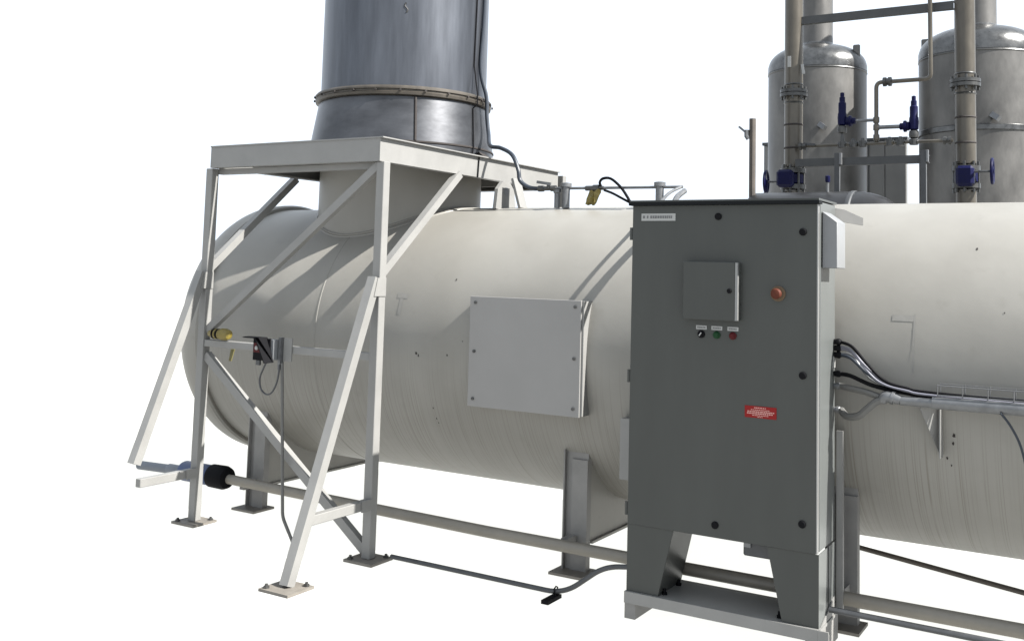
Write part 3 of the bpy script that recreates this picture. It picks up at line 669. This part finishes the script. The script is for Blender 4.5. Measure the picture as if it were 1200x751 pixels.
# ------------------------------------------------------------------ vertical pipes with valves
def column(x, label, zf, zv, wheel):
    c = thing('vertical_pipe', (x, 3.6, 0), label, 'pipe', 'pipes behind the tank')
    r = .073
    MB().tube([(x, 3.6, zf+.03), (x, 3.6, 4.4)], r, 28).build('upper_pipe', 'pipe', c)
    MB().tube([(x, 3.6, zv+.10), (x, 3.6, zf-.03)], r, 28).build('middle_pipe', 'pipe', c)
    MB().tube([(x, 3.6, .0), (x, 3.6, zv-.10)], r, 28).build('lower_pipe', 'pipe', c)
    for z in (zf+.016, zf-.016):
        MB().lathe([(r, z-.014), (.108, z-.013), (.108, z+.013), (r, z+.014)], (x, 3.6, 0), 'z', 28).build('flange', 'flange', c)
    b = MB()
    for k in range(8):
        a = 2*math.pi*k/8+.2; b.tube([(x+.092*math.cos(a), 3.6+.092*math.sin(a), zf-.055), (x+.092*math.cos(a), 3.6+.092*math.sin(a), zf+.055)], .0095, 6)
    b.build('flange_bolts', 'flange', c)['kind'] = 'stuff'
    for z in (zf+.07, zf-.08, zf-.26, zf-.45):
        MB().lathe([(r+.0005, z-.008), (r+.005, z), (r+.0005, z+.008)], (x, 3.6, 0), 'z', 28, cap=False).build('pipe_weld', 'rust' if z < zf-.2 else 'flange', c)
    for z in (zv+.065, zv-.065):
        MB().lathe([(r, z-.02), (.100, z-.018), (.100, z+.018), (r, z+.02)], (x, 3.6, 0), 'z', 28).build('flange', 'flange', c)
    b = MB()
    for k in range(8):
        a = 2*math.pi*k/8; b.tube([(x+.086*math.cos(a), 3.6+.086*math.sin(a), zv-.115), (x+.086*math.cos(a), 3.6+.086*math.sin(a), zv+.115)], .010, 6)
    b.build('valve_studs', 'flange', c)['kind'] = 'stuff'
    MB().lathe([(.066, zv-.044), (.084, zv-.035), (.084, zv+.035), (.066, zv+.044)], (x, 3.6, 0), 'z', 28).build('valve_body', 'blue', c)
    if wheel < 0:      # gear box in front with the hand wheel out to the left
        MB().box(x-.095, x+.035, 3.44, 3.53, zv-.075, zv+.065).build('gear_box', 'blue', c, bevel=.02)
        MB().tube([(x-.095, 3.48, zv-.03), (x-.185, 3.48, zv-.03)], .008, 8).build('valve_stem', 'dark', c)
        xw, zw = x-.187, zv-.03
        d = Vector((1, .12, 0)).normalized()
    else:
        MB().box(x-.055, x+.07, 3.45, 3.53, zv-.075, zv+.075).build('gear_box', 'blue', c, bevel=.02)
        MB().tube([(x+.07, 3.49, zv+.03), (x+.190, 3.49, zv+.03)], .009, 8).build('valve_stem', 'dark', c)
        xw, zw = x+.192, zv+.03
        d = Vector((1, .05, 0)).normalized()
    cw = Vector((xw, 3.485, zw)); q = Vector((-d.y, d.x, 0)); z_ = Vector((0, 0, 1)); rw = .088
    ringp = [cw+(q*math.cos(a)+z_*math.sin(a))*rw for a in [2*math.pi*k/28 for k in range(29)]]
    w = MB().tube(ringp, .0115, 8, cap=False); 
    for k in range(3):
        a = 2*math.pi*k/3+.5; w.tube([cw, cw+(q*math.cos(a)+z_*math.sin(a))*rw], .007, 6)
    w.tube([cw-d*.014, cw+d*.014], .018, 10)
    w.build('hand_wheel', 'blue', c)
    return c
c1 = column(-.271, 'stainless riser pipe with blue hand wheel to its left', 3.104, 2.404, -1)
MB().box(-.300, -.272, 3.522, 3.5255, 3.31, 3.40).build('paper_tag', 'tag', c1)
MB().bar((-.19, 3.56, 3.33), (-.175, 3.55, 3.25), .012, .02).build('name_tag', 'tag', c1)
column(1.028, 'stainless riser pipe with blue hand wheel to its right', 3.093, 2.386, 1)
def channel_beam(name, x0, x1, y, z, h, label, m='beam'):
    b = MB().box(x0, x1, y, y+.006, z-h/2, z+h/2); b.box(x0, x1, y+.0062, y+.045, z+h/2-.006, z+h/2); b.box(x0, x1, y+.0062, y+.045, z-h/2, z-h/2+.006)
    o = b.build(name, m, None, (x0, y, z)); return tag(o, label, 'beam')
channel_beam('tie_beam', -.1975, .9545, 3.575, 3.697, .062, 'grey steel beam joining the two riser pipes near the top')
channel_beam('rack_beam', -.197, .80, 3.40, 2.512, .060, 'grey steel beam across the risers just above the tank')
for x in (.135, .765):
    p = thing('rack_post', (x, 3.36, 0), 'thin rack post under the lower beam, %s' % ('near the left riser' if x < .5 else 'near the right riser'), 'post', 'posts of the pipe rack')
    MB().box(x-.018, x+.018, 3.365, 3.395, 0, 2.575).build('post_shaft', 'dark', p)
    MB().box(x+.022, x+.036, 3.352, 3.396, 2.485, 2.575).build('post_cap', 'galv', p)
    MB().box(x+.0185, x+.0215, 3.365, 3.395, 0, 2.47).build('post_flange', 'galv', p)

# small-bore pipework between the risers
up_ = thing('small_bore_pipe', (.40, 3.5, 2.66), 'thin steel pipe looping up between the two riser pipes', 'pipe')
MB().tube(fillet([(.403, 3.5, 2.668), (.403, 3.5, 3.128), (.800, 3.5, 3.128), (.797, 3.5, 4.2)], .045, 7), .0165, 12).build('pipe_loop', 'pipe', up_)
MB().lathe([(.022, .452), (.036, .455), (.036, .478), (.028, .480), (.028, .492), (.036, .494), (.036, .516), (.022, .52)], (0, 3.5, 3.128), 'x', 12).build('union', 'flange', up_)
MB().tube([(.18, 3.5, 2.838), (.403, 3.5, 2.836)], .0125, 10).build('branch_pipe', 'galv', up_)
MB().tube([(.403, 3.5, 2.778), (.66, 3.5, 2.776)], .0155, 10).build('branch_pipe', 'galv', up_)
for z in (2.70, 2.778, 2.836):
    MB().lathe([(.0225, z-.022), (.024, z-.018), (.024, z+.018), (.0225, z+.022)], (.403, 3.5, 0), 'z', 12).build('tee', 'pipe', up_)
def relief(x, z0, label, side):
    v = thing('relief_valve', (x, 3.5, z0-.13), label, 'valve', 'blue relief valves')
    MB().lathe([(.026, z0-.09), (.034, z0-.085), (.036, z0-.03), (.034, z0), (.030, z0+.01), (.030, z0+.085), (.022, z0+.095), (.022, z0+.13), (.016, z0+.134), (.016, z0+.165), (.008, z0+.17)], (x, 3.5, 0), 'z', 16).build('valve_bonnet', 'blue', v)
    MB().lathe([(.026, x+side*.030), (.034, x+side*.034), (.034, x+side*.052), (.044, x+side*.054), (.044, x+side*.072), (.026, x+side*.078), (.026, x+side*.10), (.017, x+side*.104)], (0, 3.5, z0-.06), 'x', 14).build('outlet_flange', 'blue', v)
    MB().lathe([(.018, z0-.155), (.034, z0-.15), (.038, z0-.125), (.034, z0-.10), (.022, z0-.092)], (x, 3.5, 0), 'z', 14).build('inlet_union', 'flange', v)
relief(.144, 2.898, 'blue relief valve left of the thin pipe loop', 1)
relief(.678, 2.836, 'blue relief valve right of the thin pipe loop', -1)
mn = thing('manifold_pipe', (.4, 3.5, 2.655), 'thin manifold pipe with small valves strung between the riser pipes', 'pipe')
MB().tube([(-.196, 3.5, 2.655), (.953, 3.5, 2.655)], .0125, 10).build('manifold_run', 'pipe', mn)
for x in (-.165, .915):
    MB().lathe([(.020, x-.03), (.030, x-.028), (.030, x-.008), (.022, x-.006), (.022, x+.006), (.030, x+.008), (.030, x+.028)], (0, 3.5, 2.655), 'x', 12).build('union', 'flange', mn)
for x in (.144, .23, .30, .50, .58, .678):
    MB().lathe([(.018, 2.63), (.030, 2.632), (.030, 2.678), (.018, 2.68), (.012, 2.745 if x in (.144, .678) else 2.70)], (x, 3.5, 0), 'z', 12).build('manifold_valve', 'flange', mn)
    MB().lathe([(.015, x-.034), (.024, x-.030), (.024, x+.030), (.015, x+.034)], (0, 3.5, 2.655), 'x', 10).build('fitting', 'flange' if x != .5 else 'pipe', mn)
o = MB().tube([(.144, 3.5, 2.743), (.144, 3.5, 2.70)], .011, 8).build('riser_nipple', 'pipe', mn)
MB().bar((-.155, 3.49, 2.675), (-.06, 3.47, 2.66), .01, .018).build('valve_lever', 'dark', mn)

# panelled enclosure behind, pole, drum
en = thing('metal_enclosure', (-.87, 7.4, 0), 'grey panelled metal enclosure standing behind the left vessel', 'enclosure')
MB().box(-1.684, -.062, 7.22, 7.30, 0, 3.17).build('enclosure_body', 'box', en)
MB().box(-1.70, -.046, 7.19, 7.32, 3.171, 3.205).build('enclosure_roof', 'dark', en)
for a, b in ((-1.684, -1.30), (-1.296, -.90), (-.896, -.47), (-.464, -.292), (-.286, -.064)):
    MB().box(a+.003, b-.003, 7.205, 7.2195, .05, 3.165).build('panel', 'box', en)
MB().box(-.469, -.465, 7.198, 7.2195, .05, 3.165).build('panel_trim', 'galv', en)
pl = thing('weathered_pole', (-.342, 2.8, 0), 'slim weathered brown pole with a small bracket behind the cabinet', 'pole')
MB().tube([(-.338, 2.8, 0), (-.345, 2.8, 2.785)], .026, 10).build('pole_shaft', 'brown', pl)
MB().bar((-.445, 2.785, 2.728), (-.375, 2.785, 2.668), .02, .014).build('bracket_arm', 'galv', pl)
MB().tube([(-.385, 2.785, 2.70), (-.385, 2.785, 2.655), (-.372, 2.79, 2.635)], .020, 8).build('bracket_clamp', 'galv', pl)
dr = thing('small_drum', (.3, 2.9, 1.9), 'dark steel drum top with rounded end peeking over the tank', 'drum')
pr = [(.30, -.35), (.30, .38)]
for i in range(1, 11):
    f = i/10*math.pi/2; pr.append((max(.003, .30*math.cos(f)**.8), .38+.36*math.sin(f)))
MB().lathe(pr, (0, 2.9, 1.935), 'x', 48).build('drum_shell', 'drum', dr)
MB().lathe([(.301, .36), (.306, .37), (.306, .39), (.30, .40)], (0, 2.9, 1.935), 'x', 48, cap=False).build('drum_seam', 'dark', dr)
for x in (-.2, .3):
    MB().box(x-.05, x+.05, 2.7, 3.1, 0, 1.68).build('drum_support', 'beam', dr)
MB().tube([(.20, 2.85, 2.22), (.20, 2.85, 2.30)], .010, 8).build('vent_stub', 'galv', dr)
MB().lathe([(.014, 2.30), (.018, 2.31), (.018, 2.345), (.008, 2.35)], (.20, 2.85, 0), 'z', 10).build('vent_cap', 'blue', dr)
